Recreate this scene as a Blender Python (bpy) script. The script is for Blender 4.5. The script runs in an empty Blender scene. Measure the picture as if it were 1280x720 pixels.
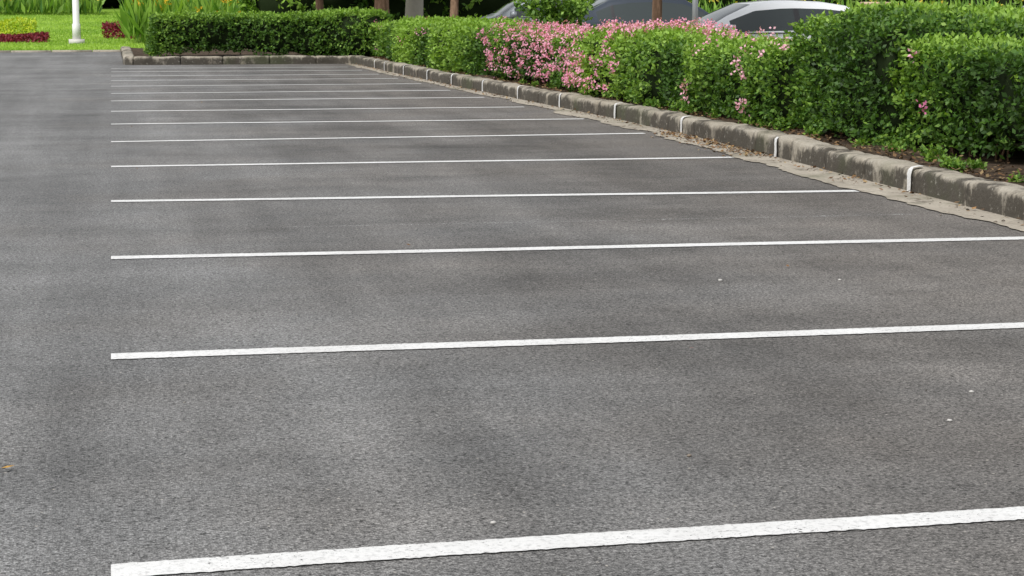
import bpy, math, numpy as np
from mathutils import Vector
rng = np.random.default_rng(7)
scene = bpy.context.scene
scene.view_settings.view_transform = 'Standard'
scene.view_settings.look = 'None'
scene.view_settings.exposure = 0

# ------------------------------------------------------------------ helpers
def norm(a): return a / (np.linalg.norm(a, axis=-1, keepdims=True) + 1e-9)

class SN:
    def __init__(s, seed, freq, n=14):
        r = np.random.default_rng(seed)
        s.k = norm(r.normal(size=(n, 3))) * freq * r.uniform(.5, 1.6, (n, 1))
        s.p = r.uniform(0, 6.28, n); s.n = n
    def __call__(s, P): return np.sin(P @ s.k.T + s.p).sum(1) / math.sqrt(s.n / 2)

class B:
    def __init__(s): s.v = []; s.f = []; s.m = []; s.c = []; s.n = 0
    def add(s, V, F, mat=0, col=(1, 1, 1)):
        V = np.asarray(V, float).reshape(-1, 3); F = np.asarray(F, int).reshape(-1, 4)
        s.v.append(V); s.f.append(F + s.n); s.n += len(V)
        s.m.append(np.full(len(F), mat) if np.isscalar(mat) else np.asarray(mat))
        col = np.asarray(col, float)
        if col.ndim == 1: col = np.tile(col, (len(F), 1))
        s.c.append(col)
    def grid(s, G, mat=0, col=(1, 1, 1)):
        a, b = G.shape[:2]; I = np.arange(a * b).reshape(a, b)
        F = np.stack([I[:-1, :-1], I[1:, :-1], I[1:, 1:], I[:-1, 1:]], -1).reshape(-1, 4)
        s.add(G.reshape(-1, 3), F, mat, col)
    def box(s, c, d, mat=0, col=(1, 1, 1), rz=0):
        x, y, z = np.array(d) / 2
        V = np.array([[-x,-y,-z],[x,-y,-z],[x,y,-z],[-x,y,-z],[-x,-y,z],[x,-y,z],[x,y,z],[-x,y,z]])
        ca, sa = math.cos(rz), math.sin(rz)
        V = np.stack([V[:,0]*ca-V[:,1]*sa, V[:,0]*sa+V[:,1]*ca, V[:,2]], 1) + np.array(c)
        s.add(V, [[0,3,2,1],[4,5,6,7],[0,1,5,4],[1,2,6,5],[2,3,7,6],[3,0,4,7]], mat, col)
    def tube(s, P, R, sides=8, mat=0, col=(1, 1, 1), cap=True):
        P = np.asarray(P, float); n = len(P); T = norm(np.gradient(P, axis=0))
        ref = np.array([.31, .95, .05]) if abs(T[0][2]) > .6 else np.array([0, 0, 1.])
        U = norm(np.cross(T, ref)); W = np.cross(T, U)
        a = np.linspace(0, 2*math.pi, sides+1)
        G = P[:,None] + (np.cos(a)[None,:,None]*U[:,None] + np.sin(a)[None,:,None]*W[:,None]) * np.asarray(R)[:,None,None]
        if cap: G = np.concatenate([np.repeat(P[:1,None], sides+1, 1), G, np.repeat(P[-1:,None], sides+1, 1)])
        s.grid(G, mat, col)
    def build(s, name, mats, smooth=False, parent=None):
        V = np.concatenate(s.v); F = np.concatenate(s.f); M = np.concatenate(s.m); C = np.concatenate(s.c)
        me = bpy.data.meshes.new(name)
        me.vertices.add(len(V)); me.vertices.foreach_set('co', V.astype(np.float32).ravel())
        me.loops.add(len(F)*4); me.loops.foreach_set('vertex_index', F.astype(np.int32).ravel())
        me.polygons.add(len(F)); me.polygons.foreach_set('loop_start', (np.arange(len(F))*4).astype(np.int32))
        me.polygons.foreach_set('loop_total', np.full(len(F), 4, np.int32))
        for m in mats: me.materials.append(m)
        me.polygons.foreach_set('material_index', M.astype(np.int32))
        at = me.attributes.new('Col', 'FLOAT_COLOR', 'FACE')
        at.data.foreach_set('color', np.concatenate([C, np.ones((len(C),1))], 1).astype(np.float32).ravel())
        me.update(calc_edges=True)
        if smooth is True: me.polygons.foreach_set('use_smooth', np.ones(len(F), bool))
        ob = bpy.data.objects.new(name, me); scene.collection.objects.link(ob)
        if parent: ob.parent = parent
        return ob

# ------------------------------------------------------------------ materials
class NT:
    def __init__(s, name):
        s.m = bpy.data.materials.new(name); s.m.use_nodes = True; s.t = s.m.node_tree
        s.b = s.t.nodes['Principled BSDF']; s.o = s.t.nodes['Material Output']
        s.co = s.t.nodes.new('ShaderNodeTexCoord').outputs['Object']
    def n(s, typ, **kw):
        nd = s.t.nodes.new(typ)
        for k, v in kw.items(): setattr(nd, k, v)
        return nd
    def l(s, a, b): s.t.links.new(a, b)
    def setv(s, inp, v):
        if isinstance(v, bpy.types.NodeSocket): s.l(v, inp)
        else: inp.default_value = v
    def noise(s, sc, det=4, rough=.6, vec=None, dist=0):
        nd = s.n('ShaderNodeTexNoise'); nd.inputs['Scale'].default_value = sc
        nd.inputs['Detail'].default_value = det; nd.inputs['Roughness'].default_value = rough
        nd.inputs['Distortion'].default_value = dist
        s.l(vec or s.co, nd.inputs['Vector']); return nd.outputs['Fac']
    def vor(s, sc, out='Color', feat='F1'):
        nd = s.n('ShaderNodeTexVoronoi', feature=feat); nd.inputs['Scale'].default_value = sc
        s.l(s.co, nd.inputs['Vector']); return nd.outputs[out]
    def map(s, scale=(1,1,1), loc=(0,0,0)):
        nd = s.n('ShaderNodeMapping'); nd.inputs['Scale'].default_value = scale; nd.inputs['Location'].default_value = loc
        s.l(s.co, nd.inputs['Vector']); return nd.outputs[0]
    def rng(s, v, a, b, c=0, d=1):
        nd = s.n('ShaderNodeMapRange'); s.l(v, nd.inputs[0])
        for i, x in enumerate((a,b,c,d)): nd.inputs[i+1].default_value = x
        return nd.outputs[0]
    def math(s, op, a, b=0.):
        nd = s.n('ShaderNodeMath', operation=op); s.setv(nd.inputs[0], a); s.setv(nd.inputs[1], b); return nd.outputs[0]
    def mix(s, f, a, b, mode='MIX'):
        nd = s.n('ShaderNodeMix', data_type='RGBA', blend_type=mode)
        s.setv(nd.inputs[0], f)
        for i, x in ((6,a),(7,b)):
            s.setv(nd.inputs[i], x if isinstance(x, bpy.types.NodeSocket) else (*x[:3], 1))
        return nd.outputs[2]
    def sep(s, c):
        nd = s.n('ShaderNodeSeparateXYZ'); s.l(c, nd.inputs[0]); return nd.outputs
    def bump(s, h, st, d):
        nd = s.n('ShaderNodeBump'); nd.inputs['Strength'].default_value = st; nd.inputs['Distance'].default_value = d
        s.l(h, nd.inputs['Height']); s.l(nd.outputs[0], s.b.inputs['Normal'])
    def base(s, c, r=.8, spec=.5, metal=0):
        s.setv(s.b.inputs['Base Color'], c if isinstance(c, bpy.types.NodeSocket) else (*c[:3], 1))
        s.setv(s.b.inputs['Roughness'], r); s.b.inputs['Specular IOR Level'].default_value = spec
        s.b.inputs['Metallic'].default_value = metal; return s.m

def simple(name, c, r=.6, metal=0, spec=.5, coat=0, var=.15, sc=6):
    k = NT(name); f = k.noise(sc, 5)
    col = k.mix(f, [x*(1-var) for x in c], [min(1, x*(1+var)) for x in c])
    k.base(col, r, spec, metal); k.b.inputs['Coat Weight'].default_value = coat
    k.b.inputs['Coat Roughness'].default_value = .05
    return k.m

def mat_asphalt():
    k = NT('asphalt')
    g = k.rng(k.sep(k.vor(165, 'Color'))[0], 0, 1, .50, 1.6)
    g2 = k.rng(k.noise(85, 3, .7), .32, .68, .56, 1.48)
    pit = k.rng(k.noise(46, 4, .75), .33, .45, .15, 1)
    big = k.noise(.40, 7, .6)
    mid = k.noise(1.5, 8, .7)
    streak = k.noise(1.0, 6, .62, k.map((1.7, .11, 1), (3, 1, 0)))
    streak2 = k.noise(1.0, 7, .68, k.map((.20, 1.0, 1), (7, 2, 0)))
    v = k.math('MULTIPLY', k.math('MULTIPLY', g, g2), pit)
    w = k.math('ADD', k.rng(big, .32, .68, .82, 1.14), k.rng(mid, .3, .7, -.14, .14))
    w = k.math('ADD', w, k.rng(streak, .35, .7, -.12, .26))
    w = k.math('ADD', w, k.rng(streak2, .35, .7, -.15, .16))
    xx, yy = k.sep(k.co)[0], k.sep(k.co)[1]
    w = k.math('MULTIPLY', w, k.rng(xx, -1.0, 2.0, 1.14, .95))
    # oil / tyre grime in the parked part of the bays
    inb = k.math('MULTIPLY', k.rng(xx, .9, 2.0), k.rng(xx, 3.6, 5.0, 1, .2))
    drip = k.rng(k.noise(1.0, 7, .68, k.map((.55, .9, 1), (11, 4, 0))), .44, .66, 0, .34)
    w = k.math('MULTIPLY', w, k.math('SUBTRACT', 1.0, k.math('MULTIPLY', drip, inb)))
    # faint polished wheel track along the driving lane
    tr = k.math('MULTIPLY', k.rng(k.math('ABSOLUTE', k.math('SUBTRACT', xx, .55)), .12, .32, 1, 0), k.rng(k.noise(.5, 5, .6), .42, .62))
    w = k.math('ADD', w, k.math('MULTIPLY', tr, .15))
    v = k.math('MULTIPLY', v, w)
    tint = k.mix(k.rng(k.math('ADD', k.math('MULTIPLY', xx, .12), k.noise(.6, 3)), .45, 1.1), (.158,.157,.155), (.168,.154,.140))
    vm = k.n('ShaderNodeVectorMath', operation='SCALE'); k.l(tint, vm.inputs[0]); k.l(v, vm.inputs['Scale'])
    sp = k.rng(k.sep(k.vor(60, 'Color'))[1], .975, .99)
    d = k.rng(k.vor(60, 'Distance'), .18, .30, 1, 0)
    out = k.mix(k.math('MULTIPLY', sp, d), vm.outputs[0], (.42,.39,.35))
    h = k.math('ADD', k.vor(165, 'Distance'), k.math('MULTIPLY', k.noise(60, 4, .7), 1.6))
    k.bump(h, .85, .006)
    return k.base(out, .85, .3)

def mat_paint(alpha_lo, alpha_hi, white=.74):
    k = NT('road_paint')
    f = k.rng(k.noise(2.2, 7, .65), .3, .7); c = k.mix(f, (white*.82, white*.81, white*.79), (white, white, white*.985))
    dirt = k.rng(k.noise(62, 4, .75), .34, .50, .70, 1)
    vm = k.n('ShaderNodeVectorMath', operation='SCALE'); k.l(c, vm.inputs[0]); k.l(dirt, vm.inputs['Scale'])
    chips = k.math('ADD', k.math('MULTIPLY', k.noise(95, 3, .7), .8), k.math('MULTIPLY', k.noise(4, 4), .3))
    a = k.rng(chips, alpha_lo, alpha_hi)
    k.l(a, k.b.inputs['Alpha']); k.bump(k.noise(85, 4, .7), .6, .004)
    return k.base(vm.outputs[0], .7, .3)

def mat_concrete(name, c1, c2, dark, amt, zdark=False):
    k = NT(name)
    c = k.mix(k.rng(k.noise(1.7, 6, .65), .3, .7), c1, c2)
    c = k.mix(k.rng(k.noise(45, 4, .7), .35, .7, 0, .35), c, (.1,.09,.075))
    st = k.noise(1, 8, .75, k.map((3.6, 3.6, 2.2)))
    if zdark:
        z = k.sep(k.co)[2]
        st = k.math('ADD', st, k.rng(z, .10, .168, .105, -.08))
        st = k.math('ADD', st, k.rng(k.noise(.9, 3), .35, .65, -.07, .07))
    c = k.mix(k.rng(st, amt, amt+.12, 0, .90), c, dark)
    c = k.mix(k.rng(k.noise(22, 5, .7), .60, .68, 0, .5), c, (.50,.48,.42))
    c = k.mix(k.rng(k.noise(.8, 5, .6), .54, .66, 0, .5), c, (.07,.085,.035))
    k.bump(k.math('ADD', k.noise(30, 6, .7), k.noise(6, 4)), .8, .014)
    return k.base(c, .9, .3)

def mat_leaf(name='leaf', tr=.28, rough=.5):
    k = NT(name)
    at = k.n('ShaderNodeAttribute', attribute_name='Col').outputs['Color']
    k.base(at, rough, .28)
    t = k.n('ShaderNodeBsdfTranslucent'); k.l(k.mix(1, at, (1.4,1.5,.6), 'MULTIPLY'), t.inputs[0])
    m = k.n('ShaderNodeMixShader'); m.inputs[0].default_value = tr
    k.l(k.b.outputs[0], m.inputs[1]); k.l(t.outputs[0], m.inputs[2]); k.l(m.outputs[0], k.o.inputs[0])
    return k.m

def mat_attr(name, r=.8):
    k = NT(name); at = k.n('ShaderNodeAttribute', attribute_name='Col').outputs['Color']
    return k.base(k.mix(k.rng(k.noise(30, 4), .3, .7, 0, .4), at, (.05,.04,.03)), r, .3)

M_ASPH = mat_asphalt(); M_PAINT = mat_paint(.37, .44); M_WORN = mat_paint(.60, .65, .5)
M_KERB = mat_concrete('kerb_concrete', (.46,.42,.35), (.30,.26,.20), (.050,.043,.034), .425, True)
M_GUT = mat_concrete('gutter_concrete', (.50,.45,.37), (.33,.29,.235), (.10,.085,.065), .54)
M_LEAF = mat_leaf(); M_PETAL = mat_leaf('petal', .2, .6)
M_DEB = mat_attr('debris'); M_CORE = simple('hedge_core', (.016,.026,.009), .95, spec=.1)  # M_CORE: near-black green of the closed shell filling each hedge
k = NT('soil'); M_SOIL = k.base(k.mix(k.rng(k.noise(9, 7, .7), .35, .65), (.028,.019,.012), (.11,.076,.05)), .95, .2); k.bump(k.noise(25, 6, .7), 1, .03)
k = NT('bark'); M_BARK = k.base(k.mix(k.rng(k.noise(14, 6, .7, k.map((1,1,.25))), .35, .65), (.14,.085,.052), (.36,.23,.15)), .9, .2); k.bump(k.noise(14, 6, .7, k.map((1,1,.25))), 1, .03)
k = NT('grass_ground'); M_GRASS = k.base(k.mix(k.rng(k.noise(1.2, 8, .7), .35, .65), (.12,.22,.022), (.22,.36,.04)), .9, .2)

# ------------------------------------------------------------------ leaves
def leaves(b, P, D, N, L, W, mat, col):
    S = norm(np.cross(D, N)) * W[:,None]
    mid = P + D*L[:,None]*.45
    V = np.stack([P, mid+S, P+D*L[:,None], mid-S], 1).reshape(-1, 3)
    b.add(V, np.arange(len(P)*4).reshape(-1, 4), mat, col)

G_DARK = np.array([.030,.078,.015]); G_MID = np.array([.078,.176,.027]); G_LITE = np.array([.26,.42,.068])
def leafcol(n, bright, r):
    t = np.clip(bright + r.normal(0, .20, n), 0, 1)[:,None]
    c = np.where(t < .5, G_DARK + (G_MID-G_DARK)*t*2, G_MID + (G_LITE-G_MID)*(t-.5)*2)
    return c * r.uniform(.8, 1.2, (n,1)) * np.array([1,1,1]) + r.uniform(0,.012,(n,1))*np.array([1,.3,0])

def sprigs(b, P, N, r, k=7, L=.05, W=.014, stem=.08, bright=None, mat=0, up=.5):
    n = len(P)
    D = norm(N*.8 + np.array([0,0,up]) + r.normal(0,.45,(n,3)))
    j = np.tile(np.arange(k), n); i = np.repeat(np.arange(n), k)
    pos = P[i] + D[i]*((j/(k-1)-.5)*stem)[:,None] + r.normal(0,.01,(n*k,3))
    LD = norm(D[i]*.6 + r.normal(0,.75,(n*k,3)))
    LN = norm(N[i]*.5 + np.array([0,0,.6]) + r.normal(0,.5,(n*k,3)))
    br = (bright[i] if bright is not None else .45) + (j/(k-1)-.5)*.18
    s = r.uniform(.65,1.3,n*k)
    leaves(b, pos, LD, LN, L*s, W*s, mat, leafcol(n*k, br, r))

def hedge(name, path, width, h, z0=.12, dens=420, L=.05, k=7, seed=1, bright=.42, topb=.3, flowers=0, fcol=(.78,.20,.42), amp=.07, backd=.35, gate=-.2, stems=True, power=5, foot=.04, shoots=9, rnd=.45):
    r = np.random.default_rng(seed); b = B()
    path = np.array(path, float); seg = np.diff(path, axis=0); sl = np.linalg.norm(seg, axis=1); cum = np.concatenate([[0], np.cumsum(sl)]); LT = cum[-1]
    N1 = SN(seed+11, 2.6); N2 = SN(seed+12, 8); N3 = SN(seed+13, 1.1)
    a, c = width/2, h/2
    def cen(s):
        return np.stack([np.interp(s, cum, path[:,0]), np.interp(s, cum, path[:,1])], 1)
    def tan(s):
        e = .15; return norm(cen(np.clip(s+e,0,LT)) - cen(np.clip(s-e,0,LT)))
    def surf(s, t, inset=0.):
        dx, dz = -np.cos(t), np.sin(t)
        ex = np.clip(1-np.abs(2*s/LT-1), 0, 1)*LT/2; ef = (1-np.clip(1-ex/rnd, 0, 1)**3)**.35
        aa, cc = (a-inset), (c-inset)
        q = (np.abs(dx/aa)**power + np.abs(dz/cc)**power)**(-1/power)
        x, z = dx*q*(.35+.65*ef), dz*q*(.75+.25*ef)
        nx = np.sign(dx)*np.abs(dx*q/aa)**(power-1)/aa; nz = np.sign(dz)*np.abs(dz*q/cc)**(power-1)/cc
        T = tan(s); R = np.stack([T[:,1], -T[:,0]], 1); C = cen(s)
        P = np.concatenate([C + R*x[:,None], (z0+c+z)[:,None]], 1)
        sgn = np.sign(2*s/LT-1)*np.clip(1-ex/.3,0,1)
        Nn = norm(np.concatenate([R*nx[:,None], nz[:,None]], 1)); Nn = norm(Nn + np.concatenate([T*sgn[:,None]*2, 0*sgn[:,None]],1))
        d = amp*(N1(P)*.8 + N2(P)*.35 + .9*N3(P))*(1-.45*np.clip(Nn[:,2],0,1))
        return P + Nn*d[:,None], Nn, d
    ns = max(8, int(LT/.12)); nt = 28
    S = np.repeat(np.linspace(0,LT,ns), nt); T = np.tile(np.linspace(0,2*math.pi,nt), ns)
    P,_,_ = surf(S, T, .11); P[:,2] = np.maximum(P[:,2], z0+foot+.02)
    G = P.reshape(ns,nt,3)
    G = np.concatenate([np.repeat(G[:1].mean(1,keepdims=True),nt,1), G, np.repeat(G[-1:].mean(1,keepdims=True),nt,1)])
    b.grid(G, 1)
    def samp(n):
        per = np.array([h*1.0, width, h*backd]); p = per/per.sum()
        w = r.choice(3, n, p=p); u = r.uniform(-1,1,n)
        x = np.where(w==0,-a,np.where(w==1,u*a,a)); z = np.where(w==1,c,u*c)
        return np.arctan2(z,-x)
    area = LT*(h*(1+backd)+width); n = int(area*dens)
    s = r.uniform(0,LT,n); t = samp(n)
    ncap = int(h*width*dens*1.3)
    P,Nn,d = surf(s,t,0)
    P = P - Nn*(r.uniform(0,1,n)**1.6*.13)[:,None]
    keep = (P[:,2] > z0 + foot*(1+1.6*np.clip(1+N1(P*1.4),0,3)))
    keep &= ~((N2(P*1.1) + N1(P*1.9) > 1.75) & (r.uniform(0,1,n)<.75))
    P,Nn,d = P[keep],Nn[keep],d[keep]
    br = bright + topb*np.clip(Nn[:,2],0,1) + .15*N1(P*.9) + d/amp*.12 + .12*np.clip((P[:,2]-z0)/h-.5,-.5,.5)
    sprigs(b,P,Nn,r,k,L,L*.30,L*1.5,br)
    for e in (0,1):
        Cc = cen(np.array([e*LT]))[0]; T = tan(np.array([e*LT]))[0]; R = np.array([T[1],-T[0]]); sg = 1 if e else -1
        x = r.uniform(-1,1,ncap)*a*.75; z = r.uniform(-.85,.85,ncap)*c
        Pc = np.concatenate([Cc + R*x[:,None] + T*sg*(.10-.1*(x/a)**2 + r.uniform(-.12,.02,ncap))[:,None], (z0+c+z)[:,None]],1)
        Nc = np.tile(np.append(T*sg,.15),(ncap,1)); Pc = Pc + Nc*(amp*N1(Pc))[:,None]
        sprigs(b,Pc,norm(Nc),r,k,L,L*.30,L*1.6,bright+.1*N1(Pc)-.05)
    ns_ = int(LT*shoots); s = r.uniform(0,LT,ns_); t = r.uniform(.25,math.pi*.8,ns_); P,Nn,_ = surf(s,t,0)
    for q in (.01,.035):
        sprigs(b,P+(Nn*.4+np.array([0,0,.7]))*q,Nn,r,5,L*.85,L*.26,L*1.4,np.full(ns_,bright+topb+.18),up=1.0)
    if stems:
        for i in range(int(LT*5)):
            s0 = np.array([r.uniform(.1,LT-.1)]); C = cen(s0)[0]; T = tan(s0)[0]; R = np.array([T[1],-T[0]])
            off = -a*r.uniform(.3,.75); p0 = np.append(C+R*off, z0-.03); p1 = np.append(C+R*(off-r.uniform(-.1,.08))+T*r.uniform(-.1,.1), z0+.3)
            b.tube([p0,(p0+p1)/2+r.normal(0,.012,3),p1],[.011,.008,.005],5,2)
    if flowers:
        nf = int(LT*flowers); s = r.uniform(0,LT,nf); t = samp(nf)
        P,Nn,_ = surf(s,t,0); kk = (P[:,2]>z0+.15) & (.7*N1(P*1.0+5)+.35*N2(P*.8)+r.normal(0,.55,nf) > gate)
        P,Nn = P[kk],Nn[kk]; P = P+Nn*r.uniform(.03,.09,(len(P),1)); n=len(P); q=12
        i = np.repeat(np.arange(n),q); cs = r.uniform(.014,.034,n)
        pos = P[i]+r.normal(0,1,(n*q,3))*cs[i][:,None]; D=norm(r.normal(0,1,(n*q,3))); NN=norm(Nn[i]+r.normal(0,.5,(n*q,3)))
        fc = np.array(fcol)*r.uniform(.8,1.15,(n*q,1)); w_=r.uniform(0,.6,(n,1))[i]; fc = fc*(1-w_)+np.array([.88,.58,.68])*w_
        leaves(b,pos,D,NN,np.full(n*q,.034),np.full(n*q,.013),3,fc)
    return b.build(name,[M_LEAF,M_CORE,M_BARK,M_PETAL])

# ------------------------------------------------------------------ ground
def hz(y): 
    t = np.clip((y-50)/35,0,1); return 1.15*t**1.1
b = B()
ys = np.concatenate([[-60,-30,0,30,49.9],np.linspace(50.2,95,40),[150,400,1500]]); xs = np.concatenate([[-1500,-300,-80],np.linspace(-40,40,30),[80,300,1500]])
Gx,Gy = np.meshgrid(xs,ys,indexing='ij'); b.grid(np.stack([Gx,Gy,hz(Gy)-.03+(Gy>50)*.05],-1)); b.build('ground',[M_GRASS],True)
b = B(); Gx,Gy = np.meshgrid(np.linspace(-40,40,41),np.linspace(-15,50.05,34),indexing='ij'); b.grid(np.stack([Gx,Gy,0*Gx],-1)); b.build('parking_lot',[M_ASPH])

KX = [(-6,5.12),(9,5.24),(12,5.30),(15,5.38),(17,5.43),(20.5,5.41),(23,5.31),(25.5,5.23),(28,5.12),(34,4.95),(39.7,4.82)]
def xc(y): return np.interp(y,[p[0] for p in KX],[p[1] for p in KX])

LN = [(4.36,4.85,4.47),(7.097,4.88,7.04),(9.894,4.92,9.72),(12.735,4.98,12.40),(15.43,5.04,15.29),(18.16,5.10,18.25),(20.76,5.07,20.62),(23.16,4.92,23.1),(25.56,4.88,25.5),
      (27.65,4.78,27.6),(29.97,4.72,29.9),(32.1,4.66,32.0),(34.0,4.6,33.9),(36.0,4.55,35.9),(37.8,4.5,37.7)]
r = np.random.default_rng(3)
for i,(y0,x1,y1) in enumerate(LN):
    b = B(); n = 400; t = np.linspace(0,1,n); x = -.04+(x1+.04)*t; y = y0+(y1-y0)*t + .006*np.sin(t*9+i)
    w = [.056,.060,.060][min(i,2)]; j = r.normal(0,.0020,(n,2))
    G = np.stack([np.stack([x,y-w+j[:,0],0*x+.004],1),np.stack([x,y+w+j[:,1],0*x+.004],1)],1); b.grid(G); b.build('parking_line',[M_PAINT])
b = B(); t = np.linspace(0,1,80); x = .9+3.9*t; y = 11.05-.1*t; b.grid(np.stack([np.stack([x,y-.03,0*x+.004],1),np.stack([x,y+.03,0*x+.004],1)],1)); b.build('worn_parking_line',[M_WORN])

# gutter
b = B(); Y = np.arange(-5,39.7,.04); N = SN(5,3); NB = SN(6,14); NC=SN(7,50); pp = np.stack([Y,0*Y,0*Y],1)
inner = xc(Y)-.33-.035*N(pp)-.018*NB(pp)-.008*NC(pp)+np.clip((Y-14)/14,0,1)*.13; cols=[inner+(xc(Y)+.03-inner)*q for q in (0,.33,.66,1)]
b.grid(np.stack([np.stack([c_,Y,0*Y+.007],1) for c_ in cols],1)); b.build('concrete_gutter',[M_GUT])

# kerb
def resample(P,ds):
    P=np.array(P,float); d=np.concatenate([[0],np.cumsum(np.linalg.norm(np.diff(P,axis=0),axis=1))]); s=np.arange(0,d[-1],ds)
    return np.stack([np.interp(s,d,P[:,0]),np.interp(s,d,P[:,1])],1),s
kp = [(p[1],p[0]) for p in KX[:-1]]+[(4.86,38.9),(4.83,39.4),(4.72,39.62),(4.5,39.7),(.6,39.72),(.36,39.78),(.25,39.95),(.2,40.3),(.2,49)]
KP,KS = resample(kp,.05)
KT = norm(np.gradient(KP,axis=0)); KR = np.stack([KT[:,1],-KT[:,0]],1)
sec = [(0,-.02),(0,.06),(0,.125),(.006,.148),(.022,.162),(.05,.167),(.12,.168),(.19,.167),(.215,.158),(.222,.13),(.222,-.02)]
NK = SN(9,6); NK2 = SN(10,22); b = B(); r = np.random.default_rng(5)
jointsY = [12.23,15.22,18.06,20.55,22.83,25.0,27.05,29.2,31.2,33.4,35.5,37.5,9.5,6.8,4.1]
nb = 18; i0 = 0
while i0 < len(KP)-3:
    L_ = nb + r.integers(-1,2); i1 = min(i0+L_,len(KP)-1); idx = np.arange(i0,i1+1); P=KP[idx].copy(); R=KR[idx]; T=KT[idx]
    P[0]+=T[0]*.007; P[-1]-=T[-1]*.007; dz = r.normal(0,.006); dxx=r.normal(0,.006)
    G=[]
    for o,z in sec:
        q=np.concatenate([P+R*(o+dxx),np.full((len(P),1),z+dz)],1)
        if z>.1: q[:,2]+= .005*NK(q)+.004*NK2(q); q[:,:2]+=R*((.005*NK2(q+3))[:,None])
        if z>.1: q[[0,-1],2]-=.008
        G.append(q)
    G=np.stack(G,1); c0=np.repeat(G[:1].mean(1,keepdims=True),len(sec),1); c1=np.repeat(G[-1:].mean(1,keepdims=True),len(sec),1)
    b.grid(np.concatenate([c0,G,c1])); i0=i1
for jy in jointsY:
    i=int(np.argmin(np.abs(KP[:,1]-jy)+(KP[:,0]<4.9)*100)); P,R,T=KP[i],KR[i],KT[i]; G=[]
    for q in np.linspace(-.030,.030,5):
        row=[np.append(P+T*(q+r.normal(0,.005))+R*(o-.012 if o<.03 else o),z+(.007 if z>.13 else 0)) for o,z in ((0,.0),(0,.06),(0,.125),(.006,.15),(.022,.167),(.05,.174),(.08,.175))]
        G.append(row)
    b.grid(np.array(G),1)
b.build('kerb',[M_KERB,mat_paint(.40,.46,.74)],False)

# soil bed
b = B(); NSO=SN(20,5)
Y=np.arange(-5,39.95,.15); U=np.linspace(0,1,16)
G=np.stack([np.stack([xc(Y)+.2+(7.45-xc(Y)-.2)*u,Y,0*Y],1) for u in U],1); sh=G.shape; g=G.reshape(-1,3); g[:,2]=.135+.014*NSO(g); b.grid(g.reshape(sh))
G=np.stack(np.meshgrid(np.linspace(.4,7.45,40),np.linspace(39.95,49,50),[0],indexing='ij'),-1)[:,:,0]; g=G.reshape(-1,3); g[:,2]=.135+.014*NSO(g); b.grid(g.reshape(40,50,3)); b.build('soil_bed',[M_SOIL],True)
b=B(); b.box((7.55,18,.07),(.2,62,.18)); b.build('kerb',[M_KERB])
b=B()
for x in np.arange(-30,.2,1.0): b.box((x,50.06,.0),(.985,.12,.10+r.normal(0,.004)))
b.build('kerb',[M_GUT])

# ------------------------------------------------------------------ hedges
def fr(y,off,w): return [(float(xc(q))+off+w/2,q) for q in y]
hedge('hedge',[(6.62,5.5),(6.64,14.5)],1.10,.84,seed=21,dens=430,L=.048,bright=.42,topb=.44,flowers=6,amp=.045,shoots=6,gate=0,power=9,rnd=.2)
hedge('hedge',[(6.60,14.3),(6.58,16.45)],1.3,.99,seed=22,dens=470,L=.046,bright=.30,topb=.34,amp=.065,power=8,rnd=.25)
hedge('hedge',[(8.2,9),(8.25,20.0)],1.1,1.22,z0=.0,seed=23,dens=260,L=.06,bright=.60,topb=.32,amp=.05,power=8)
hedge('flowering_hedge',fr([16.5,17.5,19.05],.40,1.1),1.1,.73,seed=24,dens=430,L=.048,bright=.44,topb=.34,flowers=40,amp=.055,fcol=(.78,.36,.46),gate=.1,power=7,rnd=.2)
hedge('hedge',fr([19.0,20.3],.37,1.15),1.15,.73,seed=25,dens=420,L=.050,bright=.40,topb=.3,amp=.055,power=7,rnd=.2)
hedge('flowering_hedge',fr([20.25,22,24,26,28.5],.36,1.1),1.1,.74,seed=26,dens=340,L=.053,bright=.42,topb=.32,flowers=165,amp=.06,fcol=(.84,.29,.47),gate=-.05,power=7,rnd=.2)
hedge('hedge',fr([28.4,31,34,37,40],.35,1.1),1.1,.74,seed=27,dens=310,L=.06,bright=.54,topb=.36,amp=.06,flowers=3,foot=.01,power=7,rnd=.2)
hedge('hedge',[(.85,40.75),(2.5,40.75),(5.6,40.75)],1.3,.90,seed=28,dens=310,L=.064,bright=.52,topb=.36,amp=.08,foot=-.02,stems=False,backd=.8)

hedge('hedge',[(-26,80),(26,80)],3,3.4,z0=.9,seed=31,dens=26,L=.24,k=7,bright=.32,topb=.3,amp=.35,stems=False)
hedge('hedge',[(4,52),(40,52)],1.8,1.8,z0=0,seed=32,dens=60,L=.15,k=7,bright=.6,topb=.3,amp=.2,stems=False)

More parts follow.
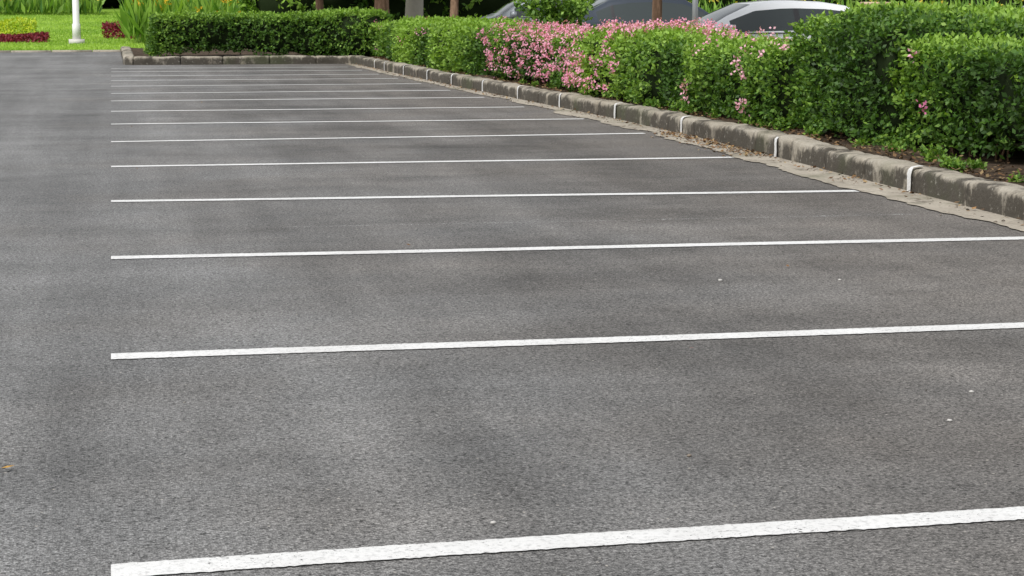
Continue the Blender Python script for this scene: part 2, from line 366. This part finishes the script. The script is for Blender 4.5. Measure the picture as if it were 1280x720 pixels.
# ------------------------------------------------------------------ trees
def tree(name,x,y,z,rad,h,crown,seed,mat=M_BARK,dens=200,bright=.45,lean=0,low=.45,LL=.14):
    r=np.random.default_rng(seed); b=B(); n=9; t=np.linspace(0,1,n)
    tr=np.stack([x+lean*t+.04*np.sin(t*5+seed),y+.04*np.cos(t*4+seed),z-.05+h*.75*t],1); b.tube(tr,rad*1.35*(1-.55*t)*np.where(t<.05,1.25,1/1.15),12,0)
    tips=[]
    for i in range(9):
        s=r.uniform(low,1); p=tr[int(s*(n-1))]; a=r.uniform(0,6.28); l=crown*r.uniform(.6,1.0)
        e=p+np.array([math.cos(a)*l,math.sin(a)*l,l*r.uniform(.3,.9)]); m=(p+e)/2+np.array([0,0,-.08*l])+r.normal(0,.05*l,3)
        b.tube([p,m,e],[rad*.38,rad*.22,rad*.07],6,0); tips+= [e,m,(e+m)/2+r.normal(0,.2*crown,3)]
    for c_ in tips:
        R=crown*r.uniform(.28,.5); k_=int(dens*R*R/ .3)+12; d=norm(r.normal(size=(k_,3)))*np.array([1,1,.7]); P=c_+d*R*(r.uniform(.4,1,(k_,1))**.5)
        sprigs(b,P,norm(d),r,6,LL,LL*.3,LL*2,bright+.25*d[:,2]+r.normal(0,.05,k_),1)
    return b.build(name,[mat,M_LEAF],False)
M_PALE=simple('pale_bark',(.50,.46,.38),.85,var=.25,sc=9)
tree('tree',6.15,44.5,.1,.17,6,2.0,41,low=.6)
tree('tree',6.75,38.3,.1,.085,5,1.5,42,low=.6)
tree('tree',7.5,48.5,.1,.22,7,2.2,43,mat=M_PALE,low=.6)
tree('tree',7.25,25.5,.12,.07,4.6,1.4,44,low=.65)
tree('tree',4.9,46.5,.1,.10,5,1.6,46,low=.6)
tree('small_tree',6.95,30.2,.1,.035,1.75,.55,45,dens=130,bright=.70,low=.3,LL=.08)
b=B(); r=np.random.default_rng(77)
for i in range(16):
    x=-30+i*4.6+r.normal(0,1); y=88+r.uniform(-3,8); h=r.uniform(7,11)
    b.tube([[x,y,.8],[x+.2,y,h*.5],[x,y,h*.8]],[.3,.22,.1],8,0)
    for q in range(16):
        c_=np.array([x,y,h*.65])+r.normal(0,1,3)*np.array([1.7,1.7,h*.14]); R=r.uniform(.8,1.5); k_=70; d=norm(r.normal(size=(k_,3)))
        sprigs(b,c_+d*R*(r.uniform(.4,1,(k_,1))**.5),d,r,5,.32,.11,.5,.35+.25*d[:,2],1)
b.build('background_trees',[M_BARK,M_LEAF])

def blades(name,x0,x1,y0,y1,n,h,seed,c1,c2,flow=0,fc=(.85,.6,.05),w=.05):
    r=np.random.default_rng(seed); b=B(); px=r.uniform(x0,x1,n); py=r.uniform(y0,y1,n); pz=hz(py)
    hh=h*r.uniform(.6,1.1,n); D=norm(np.stack([r.normal(0,.28,n),r.normal(0,.28,n),np.ones(n)],1)); Nn=norm(np.stack([r.normal(0,1,n),r.normal(-.6,.6,n),0*px+.2],1))
    t=r.uniform(0,1,(n,1)); col=np.array(c1)*(1-t)+np.array(c2)*t
    base=np.stack([px,py,pz+r.uniform(0,.3,n)*h],1); leaves(b,base,D,Nn,hh*.75,np.full(n,w)*r.uniform(.6,1.3,n),0,col)
    if flow:
        m=flow*8; i=np.repeat(r.integers(0,n,flow),8); p=base[i]+D[i]*(hh[i]*.8)[:,None]+r.normal(0,.05,(m,3)); leaves(b,p,norm(r.normal(size=(m,3))),norm(r.normal(size=(m,3))),np.full(m,.11),np.full(m,.04),1,np.array(fc)*r.uniform(.7,1.1,(m,1)))
    return b.build(name,[M_LEAF,M_PETAL])
blades('canna_plants',.4,6,53.5,56,1500,1.5,51,(.09,.22,.03),(.32,.50,.08),90,(.85,.55,.04),.07)
blades('canna_plants',-8,-.4,73,76,1500,.9,52,(.07,.18,.03),(.30,.46,.08),80,(.85,.65,.1),.08)
blades('canna_plants',12.5,40,46,49,3500,1.4,53,(.09,.22,.03),(.32,.50,.09),120,(.85,.7,.1),.08)
def bed(name,x0,x1,y,w,h,c1,c2,seed):
    r=np.random.default_rng(seed); b=B(); n=int((x1-x0)*w*900); px=r.uniform(x0,x1,n); v=r.uniform(-1,1,n); N=SN(seed,2.5)
    P=np.stack([px,y+v*w/2,0*px],1); P[:,2]=hz(P[:,1])+h*(1-np.abs(v)**3)*(1+.18*N(P))*r.uniform(.6,1,n)
    n_=len(P); t=r.uniform(0,1,(n_,1)); leaves(b,P,norm(r.normal(0,1,(n_,3))+[0,0,.5]),norm(r.normal(0,.6,(n_,3))+[0,-.4,1]),np.full(n_,.09),np.full(n_,.03),0,np.array(c1)*(1-t)+np.array(c2)*t)
    return b.build(name,[M_LEAF])
bed('flower_bed',-10,-1.75,55.2,1.2,.20,(.12,.014,.022),(.28,.035,.055),61)
bed('flower_bed',-12,-2.2,58.2,2.0,.46,(.55,.60,.04),(.30,.46,.04),62)
bed('flower_bed',-.25,2.5,57.2,1.3,.36,(.12,.014,.022),(.28,.035,.055),63)
r=np.random.default_rng(70); n=70000; b=B(); px=r.uniform(-14,6,n); py=50.2+26*r.uniform(0,1,n)**1.3; t=np.clip(.6+.3*SN(71,1.2)(np.stack([px,py,0*px],1))+r.normal(0,.25,n),0,1)[:,None]
leaves(b,np.stack([px,py,hz(py)],1),norm(np.stack([r.normal(0,.4,n),r.normal(0,.4,n),np.ones(n)],1)),norm(np.stack([r.normal(0,1,n),r.normal(-1,.5,n),0*px],1)),r.uniform(.04,.09,n),np.full(n,.014),0,np.array([.20,.36,.035])*(1-t)+np.array([.42,.60,.10])*t)
b.build('grass',[M_LEAF])
r=np.random.default_rng(72); b=B(); cl=[(6.02,14.2,.15),(5.95,13.4,.08),(5.90,16.5,.14),(5.85,17.1,.1),(5.78,19.2,.14),(5.75,20.2,.12)]+[(float(xc(q))+r.uniform(.35,.6),q,r.uniform(.02,.05)) for q in r.uniform(9,38,60)]
for x,y,s in cl:
    n=int(420*s)+8; P=np.stack([r.normal(x,s*.7,n),r.normal(y,s*1.1,n),.14+r.uniform(0,s*.7,n)],1); P[:,0]=np.maximum(P[:,0],xc(P[:,1])+.25)
    sprigs(b,P,np.tile([0,0,1.],(n,1)),r,5,.038,.012,.05,np.full(n,.60))
b.build('weeds',[M_LEAF])

# debris
r=np.random.default_rng(80); b=B()
def litter(xf,y0,y1,n,z,L=(.02,.05),dk=1.):
    y=r.uniform(y0,y1,n); x=xf(y,n); N=norm(np.stack([r.normal(0,.35,n),r.normal(0,.35,n),np.ones(n)],1)); D=norm(np.cross(N,norm(r.normal(size=(n,3)))))
    c=np.array([[.20,.10,.04],[.30,.17,.07],[.11,.06,.03],[.36,.25,.12]])[r.integers(0,4,n)]*r.uniform(.7,1.2,(n,1))*dk; l=r.uniform(*L,n)
    leaves(b,np.stack([x,y,z+r.uniform(0,.012,n)],1),D,N,l,l*.3,0,c)
litter(lambda y,n: xc(y)+.24+np.abs(r.normal(0,.35,n)),7,39,4600,.155,dk=.75)
litter(lambda y,n: xc(y)-np.abs(r.normal(0,.09,n))-.015,9,39,620,.012)
litter(lambda y,n: xc(y)-np.abs(r.normal(0,.16,n))-.02,15.2,18.2,620,.012,(.02,.045))
litter(lambda y,n: r.uniform(-4,5,n),6,36,30,.010,(.012,.03))
P=np.array([[-.34,5.39,.012],[2.08,6.8,.012]]); leaves(b,P,norm(np.array([[1,.3,.1],[.8,-.5,.1]])),norm(np.array([[0,0,1.],[0,.1,1]])),np.array([.04,.02]),np.array([.010,.006]),0,np.array([[.5,.28,.05],[.45,.12,.06]]))
b.build('fallen_leaves',[M_DEB])
b=B()
def stone(x,y,s,c,z=.0):
    a=np.linspace(0,2*math.pi,8); q=[]
    for ph in np.linspace(-1.5,1.5,5): q.append(np.stack([x+s*math.cos(ph)*np.cos(a)*1.2,y+s*math.cos(ph)*np.sin(a)*.9,z+s*.5+s*.6*math.sin(ph)+0*a],1))
    b.grid(np.array(q)+r.normal(0,s*.07,(5,8,3)),0,c)
for x,y,s in ((2.78,5.86,.008),(2.52,5.46,.008),(.90,4.59,.007),(1.59,5.18,.007),(2.75,8.5,.010),(3.3,8.4,.008)): stone(x,y,s,(.65,.63,.6) if x!=1.59 else (.3,.25,.2))
for i in range(150):
    y=r.uniform(3.6,30); stone(r.uniform(-3,5),y,r.uniform(.002,.0045),np.array([.4,.38,.34])*r.uniform(.3,1.1))
for i in range(420):
    y=r.uniform(9,36); stone(float(xc(y))-abs(r.normal(0,.13))-.02,y,r.uniform(.004,.011),np.array([.36,.31,.25])*r.uniform(.4,1.2),.004)
b.build('gravel',[M_DEB],True)

# ------------------------------------------------------------------ lamp, post, pillar
M_WMET=simple('white_metal',(.72,.72,.69),.45,var=.06); M_GMET=simple('galvanised_steel',(.42,.44,.46),.45,.5,var=.1)
b=B(); lx,ly=-.95,54.0; z0=float(hz(np.array(54.))); b.box((lx,ly,z0+.06),(.42,.42,.16),1); b.tube([[lx,ly,z0+.1],[lx,ly,z0+.55],[lx,ly,z0+.56],[lx,ly,6.2]],[.115,.11,.09,.06],16,0)
b.tube([[lx,ly,6.1],[lx+.3,ly-.05,6.5],[lx+1.0,ly-.15,6.65]],[.04,.035,.03],8,0); b.box((lx+1.25,ly-.18,6.65),(.6,.24,.12),0); b.box((lx+1.27,ly-.18,6.583),(.42,.17,.02),2)
b.build('street_lamp',[M_WMET,simple('plinth',(.6,.58,.54),.8),simple('lens',(.7,.7,.65),.2)])
b=B(); x,y=7.18,23.4; b.tube([[x,y,.1],[x,y,2.6]],[.036,.036],12,0); b.box((x,y-.041,2.35),(.45,.004,.45),1); b.box((x,y,.145),(.16,.16,.02),0); b.build('signpost',[M_GMET,simple('sign_blue',(.03,.12,.4),.4)])
k=NT('sandstone_blocks'); M_BR=k.base(k.mix(k.rng(k.noise(5,5),.3,.7),(.50,.36,.22),(.60,.48,.33)),.9,.2)
b=B(); x,y=9.15,22.3
for i in range(9):
    b.box((x+(.012 if i%2 else -.008),y,.065+i*.134),(.26+(.02 if i%2 else 0),.26,.126),0)
b.box((x,y,1.255),(.31,.31,.045),0); b.build('stone_pillar',[M_BR])

# ------------------------------------------------------------------ cars
M_GLASS=simple('car_glass',(.045,.055,.055),.06,0,.45,0,var=.02); M_TYRE=simple('tyre',(.02,.02,.02),.85); M_RIM=simple('rim',(.5,.5,.5),.3,.8)
M_TRIM=simple('black_trim',(.02,.02,.022),.5); M_HL=simple('headlamp',(.6,.62,.62),.1,coat=1); M_TL=simple('tail_lamp',(.35,.015,.012),.15,coat=1)
def car(x,y,face,colour,sz=1.0,sx=1.0,z=0.0,metal=0.,rough=.28,coat=1.):
    root=bpy.data.objects.new('parked_car',None); scene.collection.objects.link(root)
    root.location=(x,y,z); root.rotation_euler=(0,0,0 if face<0 else math.pi)
    paint=simple('car_paint',colour,rough,metal,.5,coat,var=.03)
    st=[(0.00,.34,.50,.53,.60,.45),(.05,.26,.58,.62,.72,.56),(.18,.20,.65,.70,.80,.64),(.5,.18,.72,.79,.86,.68),(.9,.18,.79,.86,.885,.70),(1.25,.18,.85,.93,.89,.70),(1.4,.18,.875,.99,.89,.69),
        (1.7,.18,.89,1.19,.895,.64),(2.05,.18,.90,1.375,.90,.59),(2.1,.18,.90,1.39,.90,.585),(2.45,.18,.905,1.43,.90,.58),(2.62,.18,.91,1.435,.90,.58),(2.70,.18,.91,1.435,.90,.58),(3.1,.18,.92,1.415,.90,.575),(3.42,.18,.93,1.36,.895,.58),(3.48,.18,.93,1.34,.895,.58),
        (3.75,.18,.94,1.20,.89,.62),(4.02,.18,.95,1.05,.88,.67),(4.2,.19,.95,1.02,.87,.68),(4.42,.22,.93,1.00,.84,.66),(4.50,.28,.85,.93,.78,.60),(4.53,.35,.75,.80,.70,.50)]
    G=[]
    for (xx,zb,zs,zt,w,wt) in st:
        xx=(xx-2.25)*sx
        ps=(w*.975,zs); pe=(wt,zt-.035)
        half=[(0,zb),(w*.85,zb),(w*.97,zb+.10),(w*1.0,zb+(zs-zb)*.55),(w*.995,zs-.07),ps,(ps[0]*.93+pe[0]*.07,ps[1]*.93+pe[1]*.07),(ps[0]*.20+pe[0]*.80,ps[1]*.20+pe[1]*.80),pe,(wt*.86,zt-.012),(wt*.5,zt),(0,zt+.004)]
        full=[(a_,c_) for a_,c_ in half]+[(-a_,c_) for a_,c_ in half[::-1][1:]]
        G.append([[xx,a_,c_*sz] for a_,c_ in full])
    G=np.array(G); ns,nc=G.shape[:2]; b=B(); M=np.zeros((ns-1,nc-1),int); X=[s_[0] for s_ in st]
    for i in range(ns-1):
        xm=(X[i]+X[i+1])/2
        for j in range(nc-1):
            jj=min(j,nc-2-j)
            if jj==6 and 1.7<xm<3.75: M[i,j]=2 if (2.62<xm<2.70 or 3.42<xm<3.48) else 1
            if jj>=9 and (1.4<xm<2.05 or 3.48<xm<4.0): M[i,j]=1
    b.grid(G,M.ravel())
    for e,i in ((0,0),(1,ns-1)):
        c_=G[i].mean(0); b.grid(np.stack([np.repeat(c_[None],nc,0),G[i]],0))
    b.build('body',[paint,M_GLASS,M_TRIM],True,root)
    w=B()
    for wx in (.85,3.6):
        for sd in (-1,1):
            X0=(wx-2.25)*sx; a=np.linspace(0,2*math.pi,33)
            prof=[(0,.89,1),(.07,.90,1),(.17,.885,1),(.205,.875,1),(.21,.90,0),(.30,.905,0),(.325,.88,0),(.325,.70,0),(0,.70,0)]
            Gw=np.array([[[X0+rr*math.cos(q),sd*yy,.32+rr*math.sin(q)] for q in a] for rr,yy,_ in prof]); mm=np.repeat([p[2] for p in prof[:-1]],32); w.grid(Gw,mm)
            arc=np.linspace(-.15,math.pi+.15,20); Ga=np.array([[[X0+rr*math.cos(q),sd*yy,.32+rr*math.sin(q)] for q in arc] for rr,yy in ((.34,.895),(.375,.902),(.39,.89))]); w.grid(Ga,2)
            for s5 in range(5):
                q=s5*1.2566; w.box((X0+.11*math.cos(q),sd*.905,.32+.11*math.sin(q)),(.03,.01,.03),1)
    w.build('wheels',[M_TYRE,M_RIM,M_TRIM],True,root)
    d=B()
    for sd in (-1,1):
        d.box(((1.62-2.25)*sx,sd*.98,.97*sz),(.12,.2,.13),0); d.box(((.2-2.25)*sx,sd*.60,.60*sz),(.26,.3,.12),2); d.box(((4.44-2.25)*sx,sd*.68,.80*sz),(.14,.22,.14),3)
        for hx in (2.45,3.35): d.box(((hx-2.25)*sx,sd*.905,.80*sz),(.18,.03,.03),0)
        for hx in (1.55,2.66,3.5): d.box(((hx-2.25)*sx,sd*.893,.56*sz),(.008,.012,.52),1)
        d.box((0,sd*.90,.905*sz),(1.95*sx,.012,.018),1)
    d.box(((.02-2.25)*sx,0,.46*sz),(.06,.9,.14),1); d.box((( -.005-2.25)*sx,0,.36*sz),(.02,.5,.11),4); d.box(((4.54-2.25)*sx,0,.62*sz),(.02,.5,.11),4)
    d.build('trim',[paint,M_TRIM,M_HL,M_TL,simple('number_plate',(.7,.7,.65),.5)],False,root)
    return root
car(9.5,28.0,-1,(.85,.86,.87),.905,1.08)
car(12.4,23.9,-1,(.85,.86,.87),.92)
car(10.15,35.0,1,(.022,.032,.048),.97,metal=0,rough=.45,coat=.25)
car(9.75,45.0,-1,(.42,.45,.48),1.0,metal=.3,coat=.5)

# ------------------------------------------------------------------ light
el,az=math.radians(58),math.radians(232)
w=bpy.data.worlds.new('World'); scene.world=w; w.use_nodes=True; t=w.node_tree
sky=t.nodes.new('ShaderNodeTexSky'); sky.sky_type='NISHITA'; sky.sun_disc=False; sky.sun_elevation=el; sky.sun_rotation=az; sky.dust_density=2; sky.air_density=1.4
hs=t.nodes.new('ShaderNodeHueSaturation'); hs.inputs['Saturation'].default_value=.20; t.links.new(sky.outputs[0],hs.inputs['Color'])
t.links.new(hs.outputs[0],t.nodes['Background'].inputs[0]); t.nodes['Background'].inputs[1].default_value=.15
sl=bpy.data.lights.new('sun','SUN'); sl.energy=2.75; sl.angle=math.radians(32); sl.color=(1,.98,.95); so=bpy.data.objects.new('sun',sl); scene.collection.objects.link(so)
d=Vector((math.sin(az)*math.cos(el),math.cos(az)*math.cos(el),math.sin(el))); so.rotation_euler=(-d).to_track_quat('-Z','Y').to_euler()

# ------------------------------------------------------------------ camera
cd=bpy.data.cameras.new('camera'); cd.sensor_width=36; cd.lens=67.5; cd.clip_end=4000; cd.clip_start=.05
co=bpy.data.objects.new('camera',cd); scene.collection.objects.link(co); co.location=(0,0,1.3); co.rotation_euler=(math.radians(90-8.53),0,math.radians(-11.665)); scene.camera=co
print('done')
